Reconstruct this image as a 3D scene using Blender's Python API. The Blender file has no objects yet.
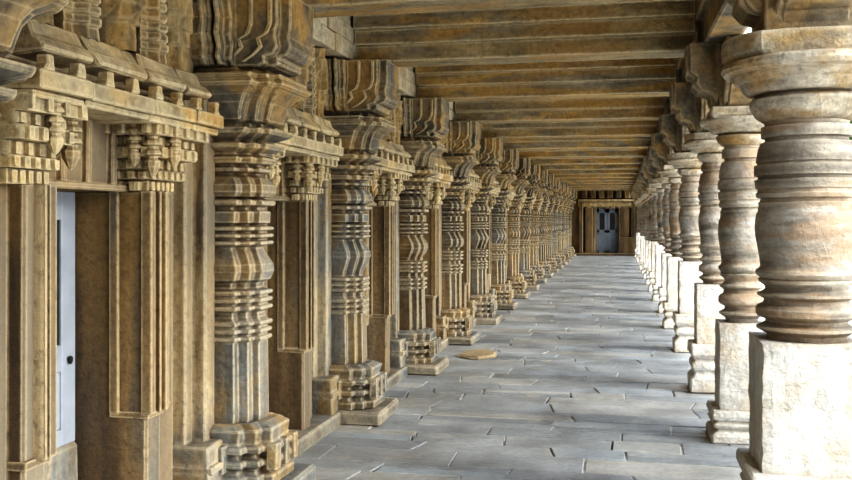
import bpy, math, random
from mathutils import Vector
U = 1.55                      # eye height in metres; all builder numbers are in eye heights
PI = math.pi
C = bpy.context.scene.collection
PIL = [1.60, 3.15, 4.5, 5.95, 7.4] + [7.4 + 1.47*k for k in range(1, 13)]
COL = [3.2, 4.42, 5.65, 7.3, 8.82] + [8.82 + 1.47*k for k in range(1, 12)]
WX, END = -1.5, 26.45
ORD = ['first','second','third','fourth','fifth','sixth','seventh','eighth','ninth','tenth','eleventh','twelfth',
       'thirteenth','fourteenth','fifteenth','sixteenth','seventeenth','eighteenth']

# ------------------------------------------------------------------ mesh builder
class MB:
    def __init__(s, seed=0): s.v=[]; s.f=[]; s.r=random.Random(seed); s.col=[]
    def add(s, vs, fs, c=None):
        n=len(s.v); s.v += [tuple(p) for p in vs]; s.f += [tuple(i+n for i in f) for f in fs]
        s.col += [c]*len(fs)
    def box(s, x0,x1,y0,y1,z0,z1, j=0.0, c=None):
        r=s.r; vs=[]
        for z in (z0,z1):
            for x,y in ((x0,y0),(x1,y0),(x1,y1),(x0,y1)):
                vs.append((x+r.uniform(-j,j), y+r.uniform(-j,j), z+r.uniform(-j,j)))
        s.add(vs,[(3,2,1,0),(4,5,6,7),(0,1,5,4),(1,2,6,5),(2,3,7,6),(3,0,4,7)],c)
    def loft(s, plan, prof, j=0.0, cx=0, cy=0, clampx=None, clampy=None, cap=True):
        """plan: list of (x,y,sx,sy) ccw; prof: list of (z,d)"""
        n=len(plan); vs=[]
        for z,d in prof:
            for x,y,sx,sy in plan:
                X=x+sx*d; Y=y+sy*d
                if clampx is not None: X=min(X,clampx)
                if clampy is not None: Y=max(Y,clampy)
                vs.append((cx+X+s.r.uniform(-j,j)*(sx!=0), cy+Y+s.r.uniform(-j,j), z+s.r.uniform(-j,j)*.5))
        fs=[]
        for k in range(len(prof)-1):
            for i in range(n):
                a=k*n+i; b=k*n+(i+1)%n
                fs.append((a,b,b+n,a+n))
        if cap:
            fs.append(tuple(range(n-1,-1,-1))); fs.append(tuple(range((len(prof)-1)*n, len(prof)*n)))
        s.add(vs,fs)
    def lathe(s, prof, n=56, cx=0, cy=0, j=0.0, clx=None, cly=None):
        vs=[]; fs=[]
        for z,r in prof:
            for i in range(n):
                a=2*PI*i/n; q=r+s.r.uniform(-j,j)
                X=q*math.cos(a); Y=q*math.sin(a)
                if clx is not None: X=min(X,clx)
                if cly is not None: Y=max(Y,cly)
                vs.append((cx+X,cy+Y,z+s.r.uniform(-j,j)*.4))
        for k in range(len(prof)-1):
            for i in range(n):
                a=k*n+i; b=k*n+(i+1)%n; fs.append((a,b,b+n,a+n))
        fs.append(tuple(range(n-1,-1,-1))); fs.append(tuple(range((len(prof)-1)*n,len(prof)*n)))
        s.add(vs,fs)
    def prism(s, poly, a0, a1, axis='y', j=0.0):
        """poly of (u,z); axis y -> u is x ; axis x -> u is y. ear-safe: side strips + ngon caps"""
        n=len(poly); vs=[]
        for a in (a0,a1):
            for u,z in poly:
                p=(u,a,z) if axis=='y' else (a,u,z)
                vs.append((p[0]+s.r.uniform(-j,j),p[1]+s.r.uniform(-j,j),p[2]+s.r.uniform(-j,j)))
        fs=[(i,(i+1)%n,(i+1)%n+n,i+n) for i in range(n)]
        fs.append(tuple(range(n-1,-1,-1))); fs.append(tuple(range(n,2*n)))
        s.add(vs,fs)
    def build(s, name, mat, parent=None, bev=0.0, smooth=False, loc=(0,0,0), cuts=0, rough=0.0):
        me=bpy.data.meshes.new(name)
        me.from_pydata([(x*U,y*U,z*U) for x,y,z in s.v],[],s.f)
        import bmesh
        bm=bmesh.new(); bm.from_mesh(me)
        bmesh.ops.recalc_face_normals(bm, faces=bm.faces)
        bm.to_mesh(me); bm.free()
        if any(c is not None for c in s.col):
            at=me.attributes.new('tint','FLOAT','FACE')
            for i,c in enumerate(s.col): at.data[i].value = 0 if c is None else c
        me.materials.append(mat)
        if smooth:
            me.polygons.foreach_set('use_smooth',[True]*len(me.polygons)); 
            me.set_sharp_from_angle(angle=math.radians(38))
        o=bpy.data.objects.new(name,me); C.objects.link(o)
        o.location=[q*U for q in loc]
        if parent is not None: o.parent=parent
        if bev>0:
            m=o.modifiers.new('bevel','BEVEL'); m.width=bev*U; m.segments=1; m.limit_method='ANGLE'; m.angle_limit=math.radians(40)
        return o

def empty(name, loc, label, cat, group=None):
    o=bpy.data.objects.new(name,None); C.objects.link(o); o.location=[q*U for q in loc]; o.empty_display_size=.2
    tag(o,label,cat,group); return o
def tag(o,label=None,cat=None,group=None,kind=None):
    if label and not kind: kind='thing'
    if label: o['label']=label
    if cat: o['category']=cat
    if group: o['group']=group
    if kind: o['kind']=kind
    return o
def copy_tree(src, loc, kids=None):
    r=src.copy(); C.objects.link(r); r.location=[q*U for q in loc]
    def rec(a,b):
        for ch in list(CH.get(a.name,())):
            c=ch.copy(); C.objects.link(c); c.parent=b
            rec(ch,c)
    rec(src,r); return r
CH={}
def snapshot():
    CH.clear()
    for o in bpy.data.objects:
        if o.parent: CH.setdefault(o.parent.name,[]).append(o)

# ------------------------------------------------------------------ materials
class NT:
    def __init__(s,name):
        s.m=bpy.data.materials.new(name); s.m.use_nodes=True; s.t=s.m.node_tree; s.t.nodes.clear()
    def n(s,ty,ins=None,**kw):
        nd=s.t.nodes.new(ty)
        for k,v in kw.items(): setattr(nd,k,v)
        for k,v in (ins or {}).items():
            if isinstance(v,tuple) and len(v)==2 and hasattr(v[0],'outputs'): s.t.links.new(v[0].outputs[v[1]],nd.inputs[k])
            else: nd.inputs[k].default_value=v
        return nd
    def ramp(s,fac,stops,interp='LINEAR'):
        nd=s.t.nodes.new('ShaderNodeValToRGB'); cr=nd.color_ramp; cr.interpolation=interp
        while len(cr.elements)<len(stops): cr.elements.new(.5)
        for e,(p,c) in zip(cr.elements,stops):
            e.position=p; e.color=(c[0],c[1],c[2],1) if isinstance(c,tuple) else (c,c,c,1)
        s.t.links.new(fac[0].outputs[fac[1]],nd.inputs[0]); return nd
    def mix(s,fac,a,b,mode='MIX'):
        nd=s.t.nodes.new('ShaderNodeMix'); nd.data_type='RGBA'; nd.blend_type=mode
        for i,v in ((0,fac),(6,a),(7,b)):
            if isinstance(v,tuple) and hasattr(v[0],'outputs'): s.t.links.new(v[0].outputs[v[1]],nd.inputs[i])
            elif isinstance(v,tuple): nd.inputs[i].default_value=(*v,1)
            else: nd.inputs[i].default_value=v
        return nd
    def math(s,op,a,b=0.0,clamp=False):
        nd=s.t.nodes.new('ShaderNodeMath'); nd.operation=op; nd.use_clamp=clamp
        for i,v in ((0,a),(1,b)):
            if isinstance(v,tuple): s.t.links.new(v[0].outputs[v[1]],nd.inputs[i])
            else: nd.inputs[i].default_value=v
        return nd
def mapr(T,src,a,b,c=0.,d=1.):
    nd=T.n('ShaderNodeMapRange',{'From Min':a,'From Max':b,'To Min':c,'To Max':d}); T.t.links.new(src[0].outputs[src[1]],nd.inputs[0]); return nd

def stone(name, cols, stretch=(1,1,.35), scale=1.1, edge=(.62,.55,.40), edge_amt=.75, ochre=(.45,.27,.07), ochre_amt=.5,
          ochre_z=(0.6,3.2), bump=.35, rough=.85, rnd=True, edge_r=.022, spots=None, fine=26, dark=.45, streak=.85, cavm=True, lit_bleach=.0):
    T=NT(name)
    g=T.n('ShaderNodeNewGeometry'); oi=T.n('ShaderNodeObjectInfo')
    off=T.n('ShaderNodeVectorMath',{0:(g,'Position')},operation='ADD')
    if rnd:
        sc=T.math('MULTIPLY',(oi,'Random'),37.0); cv=T.n('ShaderNodeCombineXYZ',{0:(sc,0),1:(sc,0),2:(sc,0)})
        T.t.links.new(cv.outputs[0],off.inputs[1])
    mp=T.n('ShaderNodeMapping',{'Vector':(off,0),'Scale':stretch})
    n1=T.n('ShaderNodeTexNoise',{'Vector':(mp,0),'Scale':scale,'Detail':6.0,'Roughness':.62,'Distortion':.6})
    k=len(cols); base0=T.ramp((n1,'Fac'),[(.36+.28*i/(k-1),c) for i,c in enumerate(cols)])
    m8=T.n('ShaderNodeMapping',{'Vector':(off,0),'Scale':(stretch[0]*3.2,stretch[1]*3.2,stretch[2]*(3.2 if stretch[2]>=1 else 1.1))})
    n8=T.n('ShaderNodeTexNoise',{'Vector':(m8,0),'Scale':scale*1.5,'Detail':7.0,'Roughness':.65})
    r8=T.ramp((n8,'Fac'),[(.34,(.42,.40,.38)),(.5,(.95,.93,.9)),(.66,(1.55,1.52,1.46))])
    base=T.mix(streak,(base0,0),(r8,0),'MULTIPLY')
    # ochre staining, stronger up high
    n2=T.n('ShaderNodeTexNoise',{'Vector':(mp,0),'Scale':scale*2.3,'Detail':5.0,'Roughness':.6})
    sp=T.n('ShaderNodeSeparateXYZ',{0:(g,'Position')})
    zf=mapr(T,(sp,2),ochre_z[0],ochre_z[1],.15,1.)
    om=mapr(T,(n2,'Fac'),.47,.60,0,ochre_amt); om2=T.math('MULTIPLY',(om,0),(zf,0))
    c1=T.mix((om2,0),(base,2),ochre)
    # fine speckle
    n3=T.n('ShaderNodeTexNoise',{'Vector':(off,0),'Scale':float(fine),'Detail':6.0,'Roughness':.7})
    r3=T.ramp((n3,'Fac'),[(.3,dark),(.5,1.0),(.75,1.35)])
    c2=T.mix(.8,(c1,2),(r3,0),'MULTIPLY')
    cur=c2
    if spots:
        n4=T.n('ShaderNodeTexNoise',{'Vector':(off,0),'Scale':spots[2],'Detail':7.0,'Roughness':.65})
        m4=mapr(T,(n4,'Fac'),spots[3],spots[3]+.06,0,spots[1]); cur=T.mix((m4,0),(cur,2),spots[0])
    if lit_bleach:      # pale side light painted on court-facing faces, with some sun bleaching
        sn=T.n('ShaderNodeSeparateXYZ',{0:(g,'Normal')}); bx_=mapr(T,(sn,0),.5,.95,0,lit_bleach)
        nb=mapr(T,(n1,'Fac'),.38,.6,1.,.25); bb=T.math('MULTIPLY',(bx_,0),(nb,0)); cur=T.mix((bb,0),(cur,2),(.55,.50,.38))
    # worn pale edges; on the beams also painted highlights of lit ledges
    bv=T.n('ShaderNodeBevel',{'Radius':edge_r*U},samples=3)
    dt=T.n('ShaderNodeVectorMath',{0:(bv,0),1:(g,'Normal')},operation='DOT_PRODUCT')
    em=mapr(T,(dt,'Value'),.99,.90,0,edge_amt)
    en=mapr(T,(n3,'Fac'),.35,.5,.45,1.); em2=T.math('MULTIPLY',(em,0),(en,0))
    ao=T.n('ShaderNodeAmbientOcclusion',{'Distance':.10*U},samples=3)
    cav=mapr(T,(ao,'AO'),.15,.42,0,1)           # no pale edge inside crevices
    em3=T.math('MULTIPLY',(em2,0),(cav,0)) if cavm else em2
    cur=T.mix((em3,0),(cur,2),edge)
    crevice_tone=T.ramp((ao,'AO'),[(.1,(.38,.30,.22)),(.7,(1.,1.,1.))])  # crevices tinted darker brown
    cur=T.mix(.85 if cavm else .15,(cur,2),(crevice_tone,0),'MULTIPLY')
    # bump
    n5=T.n('ShaderNodeTexNoise',{'Vector':(off,0),'Scale':9.0,'Detail':9.0,'Roughness':.7})
    bq=T.n('ShaderNodeBump',{'Strength':min(1.,bump*1.6),'Distance':.016,'Height':(n3,'Fac')})
    bp=T.n('ShaderNodeBump',{'Strength':min(1.,bump*1.7),'Distance':.05,'Height':(n5,'Fac'),'Normal':(bq,0)})
    bs=T.n('ShaderNodeBsdfPrincipled',{'Base Color':(cur,2),'Roughness':rough,'Normal':(bp,0)})
    T.n('ShaderNodeOutputMaterial',{0:(bs,0)})
    return T.m

GREY=(.125,.122,.105); SLATE=(.17,.19,.20); BROWN=(.075,.048,.022); CREAM=(.50,.41,.25); TAN=(.27,.195,.09); OCH=(.50,.30,.07)
M={}
M['wall']=stone('wall_stone',[BROWN,TAN,CREAM,SLATE,TAN],ochre_amt=.85,ochre_z=(.5,2.6),lit_bleach=.35)
M['shaft']=stone('pilaster_stone',[BROWN,GREY,TAN,SLATE,GREY],ochre_amt=.65,ochre_z=(.2,3.),edge=(.85,.76,.55),lit_bleach=.3,edge_r=.010,edge_amt=.95)
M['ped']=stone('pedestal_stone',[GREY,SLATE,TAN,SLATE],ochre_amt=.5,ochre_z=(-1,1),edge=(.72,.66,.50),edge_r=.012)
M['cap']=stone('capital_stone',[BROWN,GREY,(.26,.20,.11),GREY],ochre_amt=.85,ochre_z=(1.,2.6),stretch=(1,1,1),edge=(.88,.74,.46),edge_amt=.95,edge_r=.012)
M['corn']=stone('cornice_stone',[TAN,CREAM,(.60,.50,.28),OCH],ochre_amt=.8,ochre_z=(1.,3.),stretch=(1,1,1),edge=(.88,.78,.52),edge_amt=.9,lit_bleach=.3,edge_r=.010)
M['jamb']=stone('jamb_stone',[(.065,.043,.022),(.09,.055,.025),(.19,.125,.055),(.10,.095,.08)],ochre_amt=.55,ochre_z=(0,3.),stretch=(1,1,.22),edge=(.80,.66,.42),lit_bleach=.45,edge_r=.011,edge_amt=.9)
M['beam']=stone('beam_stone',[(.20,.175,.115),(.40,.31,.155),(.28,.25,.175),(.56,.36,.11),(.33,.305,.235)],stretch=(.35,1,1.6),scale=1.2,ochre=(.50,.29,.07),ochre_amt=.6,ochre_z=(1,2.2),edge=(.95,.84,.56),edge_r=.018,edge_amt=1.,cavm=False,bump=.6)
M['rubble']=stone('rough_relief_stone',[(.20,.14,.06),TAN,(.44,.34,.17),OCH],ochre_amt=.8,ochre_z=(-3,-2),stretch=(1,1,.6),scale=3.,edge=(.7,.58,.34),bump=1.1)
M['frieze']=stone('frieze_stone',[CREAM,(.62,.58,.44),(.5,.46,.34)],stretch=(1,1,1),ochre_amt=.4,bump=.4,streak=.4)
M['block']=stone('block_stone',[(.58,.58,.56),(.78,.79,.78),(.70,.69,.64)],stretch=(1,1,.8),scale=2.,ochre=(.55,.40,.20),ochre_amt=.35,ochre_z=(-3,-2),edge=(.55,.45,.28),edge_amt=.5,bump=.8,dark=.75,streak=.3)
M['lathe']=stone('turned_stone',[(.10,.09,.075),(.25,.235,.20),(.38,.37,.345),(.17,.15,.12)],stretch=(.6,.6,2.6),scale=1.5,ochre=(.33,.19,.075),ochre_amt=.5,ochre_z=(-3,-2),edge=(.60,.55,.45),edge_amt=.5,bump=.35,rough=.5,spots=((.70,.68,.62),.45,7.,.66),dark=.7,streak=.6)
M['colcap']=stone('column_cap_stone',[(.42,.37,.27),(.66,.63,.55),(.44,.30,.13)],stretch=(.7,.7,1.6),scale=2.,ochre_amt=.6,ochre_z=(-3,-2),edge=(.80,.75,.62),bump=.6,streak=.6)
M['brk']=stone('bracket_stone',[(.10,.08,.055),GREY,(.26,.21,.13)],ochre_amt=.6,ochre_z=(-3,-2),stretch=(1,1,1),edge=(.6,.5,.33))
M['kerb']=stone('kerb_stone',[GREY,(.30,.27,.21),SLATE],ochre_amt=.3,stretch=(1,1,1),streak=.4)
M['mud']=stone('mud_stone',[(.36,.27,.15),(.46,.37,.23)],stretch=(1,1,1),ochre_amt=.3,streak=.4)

def floor_mat():
    T=NT('flagstone'); g=T.n('ShaderNodeNewGeometry'); at=T.n('ShaderNodeAttribute',attribute_name='tint')
    base=T.ramp((at,'Fac'),[(0,(.22,.245,.27)),(.3,(.35,.37,.385)),(.5,(.28,.305,.335)),(.75,(.40,.40,.385)),(1,(.34,.385,.43))])
    n1=T.n('ShaderNodeTexNoise',{'Vector':(g,'Position'),'Scale':1.6,'Detail':8.0,'Roughness':.65})
    r1=T.ramp((n1,'Fac'),[(.35,.6),(.65,1.4)])
    c=T.mix(.8,(base,0),(r1,0),'MULTIPLY')
    n2=T.n('ShaderNodeTexNoise',{'Vector':(g,'Position'),'Scale':22.0,'Detail':6.0,'Roughness':.7})
    r2=T.ramp((n2,'Fac'),[(.3,.75),(.7,1.25)]); c=T.mix(.7,(c,2),(r2,0),'MULTIPLY')
    n3=T.n('ShaderNodeTexNoise',{'Vector':(g,'Position'),'Scale':3.0,'Detail':8.0,'Roughness':.7})
    m3=mapr(T,(n3,'Fac'),.56,.66,0,.5); c=T.mix((m3,0),(c,2),(.50,.48,.43))
    bp=T.n('ShaderNodeBump',{'Strength':.35,'Distance':.02,'Height':(n2,'Fac')})
    bp2=T.n('ShaderNodeBump',{'Strength':.4,'Distance':.05,'Height':(n1,'Fac'),'Normal':(bp,0)})
    rr=mapr(T,(n1,'Fac'),.3,.7,.42,.62)
    bs=T.n('ShaderNodeBsdfPrincipled',{'Base Color':(c,2),'Roughness':(rr,0),'Normal':(bp2,0)})
    T.n('ShaderNodeOutputMaterial',{0:(bs,0)}); return T.m
def mortar_mat():
    T=NT('mortar'); g=T.n('ShaderNodeNewGeometry')
    n=T.n('ShaderNodeTexNoise',{'Vector':(g,'Position'),'Scale':1.3,'Detail':4.0})
    r=T.ramp((n,'Fac'),[(.40,(.10,.10,.09)),(.48,(.26,.25,.22)),(.56,(.75,.73,.66))])
    bs=T.n('ShaderNodeBsdfPrincipled',{'Base Color':(r,0),'Roughness':.95}); T.n('ShaderNodeOutputMaterial',{0:(bs,0)}); return T.m
def plain(name,c,rough=.6,metal=0.,var=.15,scale=6.):
    T=NT(name); g=T.n('ShaderNodeNewGeometry')
    n=T.n('ShaderNodeTexNoise',{'Vector':(g,'Position'),'Scale':scale,'Detail':5.0})
    r=T.ramp((n,'Fac'),[(.3,tuple(q*(1-var) for q in c)),(.7,tuple(min(1,q*(1+var)) for q in c))])
    bs=T.n('ShaderNodeBsdfPrincipled',{'Base Color':(r,0),'Roughness':rough,'Metallic':metal}); T.n('ShaderNodeOutputMaterial',{0:(bs,0)}); return T.m
M['floor']=floor_mat(); M['mortar']=mortar_mat()
M['door']=plain('painted_door',(.36,.41,.50),.5)
M['doord']=plain('weathered_blue_grey_door',(.16,.20,.26),.5)
M['pane']=plain('dark_glass',(.02,.022,.026),.15)
M['iron']=plain('black_iron',(.02,.02,.02),.4,.6)
M['court']=plain('courtyard_paving',(.72,.68,.60),.9,0,.08,.5)
M['leaf']=plain('leaf_green',(.07,.14,.035),.7,0,.5,3.)
M['bark']=plain('bark',(.16,.11,.07),.9,0,.3,8.)

# ------------------------------------------------------------------ setting
def build_floor():
    r=random.Random(5); mb=MB(1)
    X0,X1=-1.6,.98; y=-2.6
    vedge=None
    while y<END:
        d=r.uniform(.14,.24); x=X0-r.uniform(0,.4)
        xs=[x]
        while x<X1:
            x+=r.uniform(.28,.78); xs.append(x)
        sk=[r.uniform(-.022,.022) for _ in xs]
        g=.0048
        for a in range(len(xs)-1):
            xa,xb=max(xs[a],X0),min(xs[a+1],X1)
            if xb-xa<.05: continue
            sa=sk[a] if xs[a]>X0 else 0; sb=sk[a+1] if xs[a+1]<X1 else 0
            z=r.uniform(-.003,.003); t=r.uniform(-.002,.002); gg=g*r.uniform(.5,1.5)
            y0=y+gg+r.uniform(0,.004); y1=y+d-gg
            split = r.random()<.18 and xb-xa>.4
            def q(x0,x1,ya,yb,s0,s1,c):
                # top with chipped corners / wavering edge
                nn=5; pts=[]
                for i in range(nn+1):
                    u=i/nn; pts.append((x0+(x1-x0)*u - s0*(1-u)-s1*u, ya+r.uniform(-.004,.004)))
                for i in range(nn+1):
                    u=1-i/nn; pts.append((x0+(x1-x0)*u + s0*(1-u)+s1*u, yb+r.uniform(-.004,.004)))
                n=len(pts)
                vs=[(px,py,z+t*(px-x0)) for px,py in pts]
                cx=sum(p[0] for p in pts)/n; cy=sum(p[1] for p in pts)/n
                vs+=[(px+(px-cx)*.012/(abs(px-cx)+.05)*.5,py+(py-cy)*.004/(abs(py-cy)+.02),-.03) for px,py in pts]
                mb.add(vs,[tuple(range(n))]+[(i,(i+1)%n,(i+1)%n+n,i+n) for i in range(n)],c)
            if split:
                ym=y+d*r.uniform(.4,.6)
                q(xa+gg,xb-gg,y0,ym-gg*.6,sa*.5,sb*.5,r.random()); q(xa+gg,xb-gg,ym+gg*.6,y1,sa*.5,sb*.5,r.random())
            else: q(xa+gg,xb-gg,y0,y1,sa,sb,r.random())
        y+=d
    o=mb.build('floor',M['floor'],bev=.003); tag(o,kind='structure')
    mb=MB(2); mb.box(X0,X1+.02,-2.6,END,-.6,-.006); o=mb.build('trim_1',M['mortar']); tag(o,kind='structure')
build_floor()
DOORC=[2.27,3.66,5.17]+[p-.79 for p in PIL[4:]]+[END-.86]
def build_wall():
    mb=MB(3); y=-2.6
    for c in DOORC:
        mb.box(WX-.3,WX,y,c-.25,0,2.1); mb.box(WX-.3,WX,c-.25,c+.25,1.09,2.1); mb.box(WX-.3,WX-.13,c-.25,c+.25,0,.30)
        y=c+.25
    mb.box(WX-.3,WX,y,END,0,2.1)
    tag(mb.build('wall_left',M['wall']),kind='structure')
    mb=MB(4); mb.box(WX-.02,WX+.17,-2.6,END,-.01,.062,0); tag(mb.build('baseboard_left',M['kerb'],bev=.008),kind='structure')
    # frieze of pale blocks under the roof
    mb=MB(6); r=random.Random(8); y=-2.6
    for z0,z1,xo in ((1.80,1.885,.19),(1.89,1.97,.185),(1.975,2.1,.18)):
        y=-2.6
        while y<END:
            L=r.uniform(.18,.42); mb.box(WX-.02,WX+xo+r.uniform(-.006,.006),y+.004,min(y+L,END)-.004,z0,z1,.003); y+=L
    tag(mb.build('trim_2',M['frieze'],bev=.005),kind='structure')
    mb=MB(8); mb.box(WX-.40,WX-.28,-2.6,END+.5,0,2.1); tag(mb.build('wall_back_of_cells',M['jamb']),kind='structure')
    mb=MB(8); mb.box(WX-.3,1.0,-2.9,-2.6,-.6,2.1); tag(mb.build('wall_behind',M['wall']),kind='structure')  # unseen closing wall at the cloister corner, added to cut front fill
    mb=MB(7); mb.box(WX-.3,.62,-2.6,END+.6,2.08,2.25); tag(mb.build('ceiling',M['beam']),kind='structure')
build_wall()
# end wall
mb=MB(9); DX0,DX1=-.62,-.04
mb.box(WX-.3,DX0,END,END+.5,0,2.1); mb.box(DX1,.62,END,END+.5,0,2.1); mb.box(DX0,DX1,END,END+.5,1.32,2.1)
mb.box(WX-.3,.62,END+.5,END+.6,0,2.1)
tag(mb.build('wall_end',M['jamb']),kind='structure')
t=empty('doorway_surround',(-.33,END,0),'dark stone doorway at the far end of the corridor with ribbed stone canopy above','doorway')
mb=MB(10)
for sx in (-1,1):
    mb.box(sx*.50-.10,sx*.50+.10,-.12,0,.06,1.36,.004); mb.box(sx*.36-.035,sx*.36+.035,-.09,0,.06,1.36,.004); mb.box(sx*.72-.05,sx*.72+.05,-.16,0,.06,1.5,.004)
mb.build('jamb',M['jamb'],t,bev=.01)
mb=MB(11); mb.box(-.8,.8,-.14,0,1.38,1.5,.004); mb.box(-.8,.82,-.26,0,1.52,1.58,.006); mb.build('lintel',M['corn'],t,bev=.01)
mb=MB(11)
for k in range(9): mb.box(-.68+k*.17-.05,-.68+k*.17+.05,-.13,0,1.34,1.46,.01)
mb.build('bracket',M['cap'],t,bev=.01)
mb=MB(12)
for k in range(6):
    x=-.62+k*.235; mb.prism([(-.05,2.0),(-.10,2.0),(-.24,1.62),(-.16,1.60),(0,1.62),(0,2.0)],x-.07,x+.07,'x',.004)
mb.box(-.70,.66,-.04,0,1.6,2.05); mb.build('canopy',M['jamb'],t,bev=.01)
mb=MB(13); mb.box(-.95,.95,-.3,0,0,.07,.004); mb.box(-.55,-.35,-.1,0,.07,.5); mb.box(.32,.72,-.2,0,.07,.52,.004); mb.build('sill',M['jamb'],t,bev=.01)
mb=MB(14); mb.box(.98,1.12,-.5,0,0,1.78,.004); mb.build('pier',M['wall'],t,bev=.01)
mb=MB(14); mb.box(-1.1,-1.0,-.2,0,0,1.78,.004); mb.build('pier',M['wall'],t,bev=.01)
d=bpy.data.objects.new('door_1',None); C.objects.link(d); tag(d,'closed blue-grey double door with dark upper panes at the corridor end','door',kind='structure')
d.location=(-.33*U,(END+.08)*U,0)
for sx in (-1,1):
    x0,x1=(-.285,-.005) if sx<0 else (.005,.285)
    mb=MB(15); 
    mb.box(x0,x0+.07,-.02,.02,.07,1.31); mb.box(x1-.07,x1,-.02,.02,.07,1.31); mb.box(x0,x1,-.02,.02,.07,.14); mb.box(x0,x1,-.02,.02,.64,.72); mb.box(x0+.07,x1-.07,-.012,.012,.14,.64); mb.box(x0,x1,-.02,.02,1.2,1.31)
    lf=mb.build('door_leaf',M['doord'],d,bev=.004)
    mb=MB(16); mb.box(x0+.07,x1-.07,0,.01,.7,1.2); mb.build('pane',M['pane'],lf)

# ------------------------------------------------------------------ pilasters
def splan(x1,w1,x2,w2,x3,w3):
    P=[(0,-w3,0,-1),(x3,-w3,1,-1),(x3,-w2,1,-1),(x2,-w2,1,-1),(x2,-w1,1,-1),(x1,-w1,1,-1)]
    return P+[(x,-y,sx,-sy) for x,y,sx,sy in reversed(P)]
def ring(z,h,d,b=0): return [(z,b),(z+.003,b+d*.8),(z+h*.5,b+d),(z+h-.003,b+d*.8),(z+h,b)]
SH=splan(.235,.042,.207,.078,.168,.114)
def shaft_prof(v):
    dz=(0,.02,-.015)[v]
    p=[(.27,.0),(.30,.004),(.535+dz,.0)]
    for z in (.545,.572,.60): p+=ring(z+dz,.02,.013)
    p+=[(.632+dz,-.008),(.648+dz,-.008)]
    for z in (.655,.682,.709): p+=ring(z+dz,.02,.015)
    p+=[(.735+dz,-.018),(.755+dz,-.012),(.785,.008),(.815,.018),(.84,.016),(.87,.0),(.89,-.012),(.90,-.016)]
    for z in (.908,.934,.96): p+=ring(z,.019,.022,-.004)
    p+=[(.983,-.014),(.99,.006),(1.03,.008),(1.034,-.012),(1.045,-.012)]+ring(1.05,.024,.024)
    p+=[(1.08,-.015),(1.083,.012),(1.10,.024),(1.125,.022),(1.15,.004),(1.165,-.022)]+ring(1.17,.02,.018,-.01)+[(1.2,-.012)]
    return p
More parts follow.
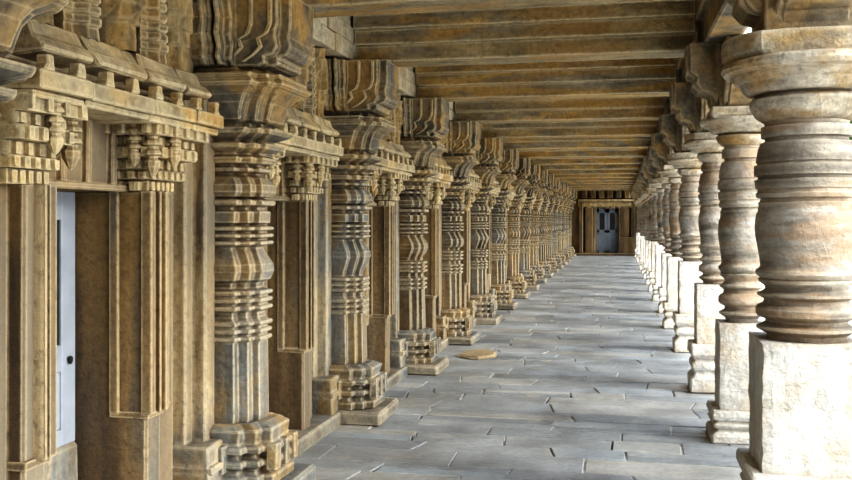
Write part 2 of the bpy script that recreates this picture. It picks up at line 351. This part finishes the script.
def make_pilaster(v, label):
    t=empty('carved_pilaster',(WX,0,0),label,'pilaster','carved pilasters along the left wall')
    J=.0022
    mb=MB(20+v); mb.box(0,.365,-.195,.195,0,.068,.006); mb.build('plinth',M['kerb'],t,bev=.012)
    mb=MB(23+v)
    pl=splan(.30,.09,.26,.13,.21,.165)
    pp=[(.066,.012),(.10,.014),(.112,-.006),(.125,-.006),(.14,.016),(.158,.016),(.165,-.01),(.18,-.01),(.186,.018),(.205,.018),(.215,-.004),(.235,.0),(.262,.004),(.28,-.03)]
    mb.loft(pl,pp,J*1.6)
    for y in (-.09,0,.09): mb.box(.29,.33,y-.018,y+.018,.12,.215,.003)   # small raised tongues
    for x in (.07,.15): mb.box(x-.016,x+.016,-.20,-.15,.12,.215,.003)
    mb.build('pedestal',M['ped'],t,bev=.004)
    mb=MB(26+v); mb.loft(SH,shaft_prof(v),J*.7); mb.build('shaft',M['shaft'],t,bev=.0025)
    # backing strip behind the shaft
    mb=MB(29+v)
    for s in (-1,1):
        a,b=sorted((s*.12,s*.20)); mb.box(0,.10,a,b,.05,1.5,.003)
        a,b=sorted((s*.19,s*.26)); mb.box(0,.055,a,b,.05,1.8,.003)
        a,b=sorted((s*.14,s*.28)); mb.box(0,.15,a,b,.05,.235,.005); mb.box(0,.165,a,b,.14,.17,.004)
    mb.build('backing_strip',M['wall'],t,bev=.006)
    # capital: cushions
    mb=MB(32+v)
    cp=[(1.198,.0),(1.203,.022),(1.222,.026),(1.232,.004),(1.24,.008),(1.255,.045),(1.27,.048),(1.275,.015),(1.285,.022),(1.305,.07),(1.32,.075),(1.327,.02),(1.345,.02)]
    mb.loft(SH,cp,J); mb.build('cushion',M['cap'],t,bev=.004)
    mb=MB(35+v)
    cp=[(1.34,.015),(1.352,.03),(1.375,.035),(1.41,.045),(1.435,.062),(1.455,.09),(1.463,.108),(1.478,.112),(1.484,.095),(1.505,.10),(1.508,.02),(1.536,.02)]
    CPn=splan(.255,.04,.225,.085,.18,.13)
    mb.loft(CPn,cp,J*1.5); mb.build('capital',M['cap'],t,bev=.006)
    # bracket under the beam: cross arms with rolled profile
    mb=MB(38+v)
    def arm(y0,y1,L):
        poly=[(0,1.535),(L-.07,1.535),(L-.045,1.545),(L-.05,1.565),(L-.015,1.575),(L,1.60),(L-.008,1.635),(L-.004,1.66),(L,1.68),(L,1.79),(0,1.79)]
        mb.prism(poly,y0,y1,'y',.002)
    arm(-.12,.12,.385); arm(-.15,-.10,.345); arm(.10,.15,.345)
    for s in (-1,1):   # arms along the wall
        q=[(0,1.535),(.19,1.535),(.215,1.56),(.205,1.60),(.225,1.64),(.215,1.70),(.23,1.74),(.23,1.785),(0,1.785)]
        mb.prism([(s*a,b) for a,b in q],0,.13,'x',.002); mb.prism([(s*(a-.03),b) for a,b in q],.12,.19,'x',.002)
        for x in (.03,.09,.145): mb.prism([(s*(a+.012),b) for a,b in q],x,x+.018,'x',.001)
    mb.build('bracket',M['cap'],t,bev=.005)
    mb=MB(41+v)   # scroll ribs carved on the bracket cheek
    for (a,y) in ((.0,-.16),(.07,-.16)):
        pts=[(.15+a,1.55),(.19+a,1.575),(.215+a,1.60),(.205+a,1.63),(.235+a,1.645),(.25+a,1.68),(.25+a,1.78)]
        for i in range(len(pts)-1):
            (xa,za),(xb,zb)=pts[i],pts[i+1]; w=.008
            mb.add([(xa-w,y,za),(xa+w,y,za),(xb+w,y,zb),(xb-w,y,zb),(xa-w,y+.05,za),(xa+w,y+.05,za),(xb+w,y+.05,zb),(xb-w,y+.05,zb)],
                   [(0,1,2,3),(0,1,5,4),(1,2,6,5),(2,3,7,6),(3,0,4,7),(4,5,6,7)])
    mb.build('scroll',M['corn'],t,bev=.003)
    return t
pils=[make_pilaster(v,'x') for v in range(3)]
snapshot()
PL={0:'carved stone pilaster at the extreme left edge, cut off by the photo frame',
    1:'nearest fully seen carved pilaster, ochre shaft with ringed waist on a chipped pedestal',
    2:'dark blue-grey stained carved pilaster, second of the full row from the camera'}
for i,y in enumerate(PIL):
    o = pils[i] if i<3 else copy_tree(pils[i%3],(WX,y,0))
    o.location=(WX*U,y*U,0)
    o['label']=PL.get(i,'carved grey-brown wall pilaster, %s of the row counted from the left frame edge'%ORD[i])

# ------------------------------------------------------------------ doorway surrounds
def make_doorway(v):
    t=empty('doorway_surround',(WX,0,0),'x','doorway','stone doorway surrounds along the left wall')
    J=.002
    NR=.42 if v==0 else .40
    for s in (-1,1):
        lim=(.56 if v==0 else .52) if s>0 else NR
        def yy(a,b): return sorted((s*min(a,lim),s*min(b,lim)))
        mb=MB(50+v); a,b=yy(.245,.335); mb.box(-.14,.12,a,b,.05,1.09,.004); a,b=yy(.33,.50); mb.box(0,.075,a,b,.05,1.2,.004)
        mb.build('jamb',M['jamb'],t,bev=.008)
        # fluted hanging pilaster wrapped round the jamb
        mb=MB(55+v)
        P=[(-.0,.235),(.03,.235),(.03,.245),(.105,.245),(.105,.235),(.14,.235),(.14,.262),(.125,.265),(.125,.285),(.145,.280),(.145,.290),(.12,.293),(.12,.305),(.15,.308),(.15,.318),(.12,.322),
           (.14,.325),(.14,.345),(.115,.35),(.115,.37),(.10,.375),(.10,.395),(.11,.40),(.11,.42),(.085,.425),(.085,.445),(.07,.45),(.07,.47),(0,.47)]
        vs=[]; lev=[(.42,-.01),(.44,0),(1.085,0)]
        fl=.30 if (v==0 and s<0) else lim
        plan=[(x,s*min(y,fl),0,0) for x,y in P]
        zz=.42+s*.0
        mb.loft(plan,[(zz,0),(1.086,0)],.0008)
        a,b=yy(.24,.34); mb.box(.0,.128,a,b,.405,.425,.002)
        mb.build('fluted_pilaster',M['jamb'],t,bev=.0025)
        # stepped capital cluster over the jamb
        mb=MB(60+v); r=random.Random(60+v)
        for k,(z0,z1,x1,ya,yb) in enumerate(((1.085,1.12,.12,.25,.40),(1.12,1.15,.145,.24,.43),(1.15,1.185,.13,.23,.45),(1.185,1.22,.17,.21,.47),(1.22,1.25,.155,.22,.48),(1.25,1.29,.19,.18,.52))):
            a,b=yy(ya,yb); mb.box(0,x1,a,b,z0,z1,.002)
            ny=5
            for q in range(ny):
                y=ya+(yb-ya)*(q+.5)/ny; a,b=yy(y-.009,y+.009); mb.box(x1-.01,x1+.013,a,b,z0+.003,z1-.004,.001)
            for x in (.03,.08,x1-.03):
                a,b=yy(ya-.02,ya); mb.box(x-.012,x+.012,a,b,z0+.003,z1-.004,.001)
        mb.build('stepped_capital',M['corn'],t,bev=.003)
        mb=MB(63+v)
        for (x,y,sc) in ((.16,.205,.85),(.11,.19,.7),(.18,.30,.7)):
            pr=[(1.30,.03)]
            for k in range(4):
                z=1.285-k*.034; pr+=[(z,.030),(z-.010,.033),(z-.016,.02),(z-.022,.018)]
            z=1.285-4*.034; pr+=[(z,.028),(z-.02,.026),(z-.045,.012),(z-.055,.002)]
            mb.lathe([(1.3-(1.3-z)*sc,q*sc) for z,q in reversed(pr)],8,x,s*y)
        mb.build('pendant',M['corn'],t)
    mb=MB(66+v); mb.box(-.14,.03,-.25,.25,1.085,1.30,.003)
    mb.box(-.14,.06,-.26,.26,1.085,1.105,.002)
    for y in (-.19,-.06,.06,.19): mb.box(0,.05,y-.012,y+.012,1.1,1.3,.002)
    mb.build('lintel',M['jamb'],t,bev=.005)
    mb=MB(69+v); mb.box(-.17,-.105,-.25,.25,.0,.33,.003); mb.build('sill',M['wall'],t,bev=.01)
    # crenellated ledge
    mb=MB(72+v); Lh=.56 if v==0 else .52
    y=-NR
    r=random.Random(72+v)
    while y<Lh-.02:
        L=r.uniform(.2,.32); y1=min(y+L,Lh)
        mb.box(0,.225+r.uniform(-.004,.004),y+.002,y1-.002,1.30,1.345,.003); mb.box(0,.205,y+.002,y1-.002,1.28,1.30,.002); y=y1
    for k in range(8):
        y=-NR+.04+k*(NR+Lh-.08)/7
        mb.prism([(y-.022,1.342),(y+.022,1.342),(y+.012,1.36),(y+.012,1.382),(y-.012,1.382),(y-.012,1.36)],.19,.222,'x',.002)
    mb.build('crenellated_ledge',M['corn'],t,bev=.004)
    # upper sloping cornice in blocks
    mb=MB(75+v); y=-NR+.02
    mb.box(0,.12,y,.5,1.37,1.47,.003)
    while y<.48:
        L=r.uniform(.16,.27); y1=min(y+L,.5); j=.004
        mb.prism([(0,1.39),(.12,1.385),(.205,1.388),(.218,1.40),(.20,1.425),(.185,1.43),(.165,1.47),(0,1.485)],y+.012,y1-.012,'y',j); y=y1
    mb.build('cornice',M['corn'],t,bev=.006)
    # relief turrets
    for k,(y,w,h) in enumerate(((-.33,.085,.30),(-.13,.08,.34),(.06,.09,.30),(.25,.075,.34),(.42,.07,.30))):
        mb=MB(80+k*3+v); grid=k in (1,3); n=9; pr=[(1.465,w*1.0)]; nz=11 if grid else 6
        for q in range(nz):
            z=1.50+h*q/nz
            if grid: sc=w*(1.0-.12*q/nz); pr+=[(z,sc*.95),(z+h/nz*.2,sc*1.03),(z+h/nz*.75,sc*1.03),(z+h/nz*.95,sc*.95)]
            else: sc=w*(.95+.25*math.sin(PI*q/nz)); pr+=[(z,sc),(z+h/nz*.85,sc*1.02)]
        pr+=[(1.50+h,w*.8),(1.52+h,w*.4)]
        vs=[]; jj=.0012 if grid else .006
        for z,q in pr:
            for i in range(n*2):
                a=2*PI*i/(n*2)+.1; qq=q*((1.12 if i%2 else .84) if grid else 1); vs.append((.075+qq*math.cos(a)*1.2+mb.r.uniform(-jj,jj),y+qq*math.sin(a)+mb.r.uniform(-jj,jj),z+mb.r.uniform(-jj,jj)))
        fs=[]
        for m in range(len(pr)-1):
            for i in range(2*n):
                a=m*2*n+i; b=m*2*n+(i+1)%(2*n); fs.append((a,b,b+2*n,a+2*n))
        fs.append(tuple(range((len(pr)-1)*2*n,len(pr)*2*n)))
        mb.add(vs,fs); mb.build('relief_turret',M['cap' if k in(1,3) else 'rubble'],t)
    return t
dws=[make_doorway(v) for v in range(2)]
def make_door():
    d=bpy.data.objects.new('door_2',None); C.objects.link(d)
    mb=MB(90); mb.box(-.012,.012,-.24,-.17,.33,1.085); mb.box(-.012,.012,.17,.24,.33,1.085); mb.box(-.012,.012,-.17,.17,1.0,1.085)
    mb.box(-.012,.012,-.17,.17,.55,.63); mb.box(-.012,.012,-.17,.17,.33,.38); mb.box(-.006,.006,-.17,.17,.38,.55)
    mb.box(-.005,.018,-.012,.012,.33,1.085)
    lf=mb.build('door_leaf',M['door'],d,bev=.003)
    mb=MB(91); mb.box(-.004,.004,-.17,.17,.63,1.0); mb.build('pane',M['pane'],lf)
    mb=MB(92); mb.lathe([(-.01,.004),(0,.008),(.01,.008),(.014,.003)],12); 
    h=mb.build('handle',M['iron'],lf,smooth=True); h.location=(.02*U,.2*U,.58*U)
    return d
door0=make_door(); snapshot()
for i,c in enumerate(DOORC):
    o = dws[i] if i<2 else copy_tree(dws[i%2],(WX,c,0))
    o.location=(WX*U,c*U,0)
    o['label']=['near left doorway surround of fluted brown stone framing a pale door',
                'ochre fluted stone doorway surround between the two nearest full pilasters'][i] if i<2 else \
               'fluted stone doorway surround in the left wall, %s bay from the camera'%ORD[i]
    d = door0 if i==0 else copy_tree(door0,(0,0,0))
    d.location=((WX-.125)*U,c*U,0); d.name='door_%d'%(i+2); d['kind']='structure'

# ------------------------------------------------------------------ ceiling beams
BY=[1.8,3.28]+PIL[2:]
bm_src=[]
for i,p in enumerate(BY):
    mb=MB(100+i)
    J=.0035
    nx=14; xa,xb=WX+.19,.35
    for k,(z0,z1,ya,yb) in enumerate(((1.80,1.882,0,.19),(1.882,1.958,-.028,.215),(1.958,2.03,-.056,.24),(2.03,2.09,-.085,.26))):
        # long course with a wavering chipped edge
        vs=[]; 
        for q in range(nx+1):
            x=xa+(xb-xa)*q/nx; e=mb.r.uniform(-J,J); f=mb.r.uniform(-J,J)
            vs+=[(x,ya+e,z0+f*.6),(x,ya+e,z1),(x,yb,z1),(x,yb+f,z0-e*.6)]
        fs=[(0,1,2,3),tuple(nx*4+a for a in (3,2,1,0))]
        for q in range(nx):
            for m in range(4):
                a=q*4+m; b=q*4+(m+1)%4; fs.append((a,b,b+4,a+4))
        mb.add(vs,fs)
    o=mb.build('ceiling_beam',M['beam'],bev=.004); o.location=(0,p*U,0)
    tag(o,'stepped stone ceiling cross beam, %s overhead counted away from the camera'%ORD[i],'beam','stone cross beams under the ceiling')
    
# ------------------------------------------------------------------ turned columns
PROF=[(.612,.12),(.62,.122),(.628,.124),(.634,.135),(.645,.155),(.652,.155),(.66,.135),(.668,.126),(.676,.128),(.684,.15),(.692,.157),(.712,.157),(.72,.15),(.728,.134),(.741,.13),
 (.748,.142),(.754,.152),(.76,.152),(.767,.135),(.776,.127),(.785,.13),(.797,.147),(.805,.149),(.81,.143),(.818,.153),(.827,.158),(.836,.156),(.842,.146),(.85,.142),(.874,.145),(.917,.152),(.95,.158),(.975,.160),(1.0,.158),
 (1.022,.154),(1.026,.150),(1.05,.147),(1.056,.150),(1.06,.144),(1.070,.141),(1.074,.154),(1.086,.158),(1.090,.152),(1.10,.150),(1.104,.157),(1.130,.161),(1.136,.150),(1.142,.150),(1.146,.162),(1.178,.162),(1.182,.152),
 (1.186,.151),(1.190,.156),(1.21,.154),(1.232,.149),(1.252,.142),(1.258,.128),(1.266,.127),(1.27,.140),(1.305,.140),(1.309,.128),(1.320,.130)]
DISC=[(1.318,.128),(1.325,.142),(1.34,.160),(1.36,.171),(1.375,.176),(1.39,.176),(1.398,.166),(1.405,.150),(1.412,.145)]
CAPP=[(1.408,.15),(1.412,.185),(1.425,.200),(1.445,.208),(1.452,.222),(1.465,.235),(1.472,.236),(1.478,.258),(1.492,.266),(1.508,.262),(1.515,.252)]
ABA=[(1.51,.245),(1.53,.262),(1.56,.266),(1.588,.262),(1.592,.22)]
def make_column(i,y):
    if i==0: X,w,k,bt,pt,s=.60,.16,1.,.612,.20,1.
    else:
        X=.55+(.0,0,.0,.004,-.006,.01,-.004)[i%7]; w=.108; s=.63*(1,1.0,.88,1.04,.9,.98,.86)[i%7]
        bt=[0,.534,.624,.685,.66,.64,.69,.70][i] if i<8 else .62+.08*((i*37)%10)/10
        pt=[0,.145,.28,.287,.24,.27,.2,.28][i] if i<8 else .18+.1*((i*53)%10)/10
    t=empty('turned_column',(X,y,0),'x','column','lathe-turned columns along the right side')
    mb=MB(130+i)
    a=w+.033
    R=[(-a,-a,-1,-1),(a,-a,1,-1),(a,a,1,1),(-a,a,-1,1)]
    h=pt
    mb.loft(R,[(0,.004),(h*.28,.004),(h*.33,-.01),(h*.42,-.026),(h*.5,-.004),(h*.6,-.004),(h*.66,-.024),(h*.72,-.006),(h*.78,.002),(h,.0)],.004)
    mb.build('plinth',M['block'],t,bev=.008)
    mb=MB(150+i); Rb=[]
    n=10
    for sx0,sy0,sx1,sy1 in ((-1,-1,1,-1),(1,-1,1,1),(1,1,-1,1),(-1,1,-1,-1)):
        for q in range(n):
            u=q/n; xx=(sx0+(sx1-sx0)*u)*w; yy=(sy0+(sy1-sy0)*u)*w; Rb.append((xx,yy,1,0))
    zs=[pt+(bt-pt)*q/12 for q in range(13)]
    vs=[]; m=len(Rb)
    for zi,z in enumerate(zs):
        for qi,(xx,yy,_,_) in enumerate(Rb):
            corner = (qi%n)==0
            j=.0022
            if corner: kx=1-.025*mb.r.random()-.02*(mb.r.random()<.3); xx*=kx; yy*=kx
            if i==0 and z<.44 and yy<-w*.9: yy+=.006
            vs.append((xx+mb.r.uniform(-j,j),yy+mb.r.uniform(-j,j),z))
    fs=[(a_*m+b_,a_*m+(b_+1)%m,(a_+1)*m+(b_+1)%m,(a_+1)*m+b_) for a_ in range(12) for b_ in range(m)]
    fs+=[tuple(range(m-1,-1,-1)),tuple(range(12*m,13*m))]
    mb.add(vs,fs); mb.build('block',M['block'],t)
    # scale profile between block top and neck
    top=1.32 if i==0 else 1.34
    def zz(z): return bt+(z-.612)*(top-bt)/(1.32-.612)
    mb=MB(170+i); mb.lathe([(zz(z),q*s if i==0 else s*(.148+(q-.148)*1.4)) for z,q in PROF],56 if i<6 else 28,j=.0006); mb.build('shaft',M['lathe'],t,smooth=True)
    dz=top-1.32; e=1. if i==0 else (.72,.70,.66)[i%3]
    zc=(lambda z:z) if i==0 else (lambda z: top+(z-1.32)*.62)
    mb=MB(190+i); mb.lathe([(zc(z),q*s) for z,q in DISC],56 if i<6 else 28,j=.0012); mb.build('neck_disc',M['colcap'],t,smooth=True)
    mb=MB(210+i); mb.lathe([(zc(z),q*e) for z,q in CAPP],56 if i<6 else 28,j=.001,clx=.125 if i==0 else None); mb.build('capital',M['colcap'],t,smooth=True)
    mb=MB(230+i)
    if i==0: mb.lathe(ABA,64,j=.001,clx=.115,cly=-.20)
    elif i%3==1:
        q=.145; mb.loft([(-q,-q,-1,-1),(q,-q,1,-1),(q,q,1,1),(-q,q,-1,1)],[(zc(1.50),-.01),(zc(1.53),.0),(zc(1.59),-.004)],.003)
    else: mb.lathe([(zc(z),q_*e) for z,q_ in ABA],8 if i%3==2 else 40,j=.001)
    mb.build('abacus',M['colcap'],t,bev=.006)
    zb=1.59 if i==0 else zc(1.59)-.004
    mb=MB(250+i); W=.075 if i else .10
    def arm(axis,sg,L,z1):
        q=[(0,zb),(L*.42,zb),(L*.55,zb+.02),(L*.60,zb+.06),(L*.78,zb+.075),(L*.9,zb+.11),(L*.86,zb+.14),(L,zb+.165),(L,z1),(0,z1)]
        mb.prism([(sg*u,z) for u,z in q],-W,W,'y' if axis=='x' else 'x',.003)
        mb.prism([(sg*u*.94,z+.004) for u,z in q],-W-.02,W+.02,'y' if axis=='x' else 'x',.003)
    for sg in (-1,1): arm('x',sg,.25,1.80); arm('y',sg,.27,1.80)
    mb.box(-W*1.5,W*1.5,-W*1.5,W*1.5,zb,1.8,.004)
    mb.build('bracket',M['brk'],t,bev=.006)
    return t
CL={0:'largest and nearest turned stone column, broad ringed shaft on a pale square block',
    1:'second turned column from the camera, slim bulging shaft on white block and moulded base',
    2:'third turned column from the camera, partly hidden with broken stained base block',
    3:'fourth turned column from the camera, pale bulging shaft on tall white block'}
for i,y in enumerate(COL):
    if y>END-.7: break
    t=make_column(i,y); t['label']=CL.get(i,'grey turned stone column, %s in the right row counted from the camera'%ORD[i])
    # trim_3 below carries them
mb=MB(270); r=random.Random(3); y=-2.6
while y<END:
    L=1.47; mb.box(.38,.52,y+.004,min(y+L,END)-.004,1.80,1.93,.005); mb.box(.35,.58,y+.003,min(y+L,END)-.003,1.935,2.075,.002); y+=L
tag(mb.build('stone_architrave',M['brk'],bev=.008),'long dark stone architrave carried on the brackets of the turned columns','architrave')
mb=MB(271)
mb.prism([(.62,2.09),(.72,2.10),(.72,2.15),(.62,2.16)],-2.6,END,'y'); tag(mb.build('stone_eave',M['brk']),'sloping stone eave running outside above the turned columns','eave')
# mud-stained patch of stone by the fourth pilaster
mb=MB(272); pts=[]
rr=random.Random(4)
n=14; P=[(math.cos(2*PI*i/n)*(.15+rr.uniform(-.03,.03)),math.sin(2*PI*i/n)*(.22+rr.uniform(-.04,.04))) for i in range(n)]
mb.add([(x,y,0) for x,y in P]+[(x*.85,y*.85,.016) for x,y in P],[tuple(range(n,2*n))]+[(i,(i+1)%n,(i+1)%n+n,i+n) for i in range(n)])
o=mb.build('mortar_patch',M['mud']); o.location=(-1.02*U,6.75*U,.002*U); tag(o,'flat tan patch of spilled mortar on the floor near the pilaster bases','patch')

# ------------------------------------------------------------------ courtyard
mb=MB(280); mb.box(.98,60,-40,70,-.62,-.6); tag(mb.build('ground',M['court']),kind='structure')
t=empty('leafy_tree',(7.5,30.0,-.6),'green leafy tree glimpsed beyond the nearest column at the right edge','tree')
mb=MB(281); mb.lathe([(0,.16),(.4,.12),(2.5,.09),(3.8,.05)],10,j=.01); mb.build('trunk',M['bark'],t,smooth=True)
mb=MB(282); rr=random.Random(9)
for k in range(5200):
    a=rr.uniform(0,2*PI); b=math.acos(rr.uniform(-1,1)); q=rr.uniform(.55,1)**.6
    lob=1+.25*math.sin(3*a+1)*math.sin(2*b)
    c=Vector((math.cos(a)*math.sin(b)*1.1,math.sin(a)*math.sin(b)*1.1,math.cos(b)*1.2))*q*lob+Vector((0,0,4.6))
    d1=Vector((rr.uniform(-1,1),rr.uniform(-1,1),rr.uniform(-1,1))).normalized()*.07; d2=d1.orthogonal().normalized()*.035
    mb.add([c-d1,c+d2,c+d1,c-d2],[(0,1,2,3)])
mb.build('foliage',M['leaf'],t)

# ------------------------------------------------------------------ light
W=bpy.data.worlds.new('sky'); bpy.context.scene.world=W; W.use_nodes=True; nt=W.node_tree
bg=nt.nodes['Background']; tc=nt.nodes.new('ShaderNodeTexCoord'); sx=nt.nodes.new('ShaderNodeSeparateXYZ')
nt.links.new(tc.outputs['Generated'],sx.inputs[0])
rp=nt.nodes.new('ShaderNodeValToRGB'); rp.color_ramp.elements[0].position=0.0; rp.color_ramp.elements[0].color=(1,.97,.92,1)
rp.color_ramp.elements[1].position=.7; rp.color_ramp.elements[1].color=(.72,.84,1,1)
nt.links.new(sx.outputs[2],rp.inputs[0]); nt.links.new(rp.outputs[0],bg.inputs[0]); bg.inputs[1].default_value=2.3
def sun(name,e,ang,d,c):
    l=bpy.data.lights.new(name,'SUN'); l.energy=e; l.angle=math.radians(ang); l.color=c
    o=bpy.data.objects.new(name,l); C.objects.link(o); o.rotation_euler=Vector(d).to_track_quat('-Z','Y').to_euler(); return o
sun('sun',4.0,6,(-.15,.62,-1.),(1,.94,.84))
sun('side_fill_sun',4.2,30,(-1,.36,-.48),(1,.94,.82))  # second broad sun, added as soft fill from the court side

# ------------------------------------------------------------------ camera
cam=bpy.data.cameras.new('camera'); co=bpy.data.objects.new('camera',cam); C.objects.link(co)
cam.sensor_width=36; cam.lens=919/852*36; cam.clip_end=500
cam.shift_y=(220-240)/852.0
co.location=(0,0,U); co.rotation_euler=(PI/2,0,math.atan((619-426)/919))
bpy.context.scene.camera=co
vs=bpy.context.scene.view_settings; vs.view_transform='Standard'; vs.look='Medium High Contrast'; vs.exposure=0.0
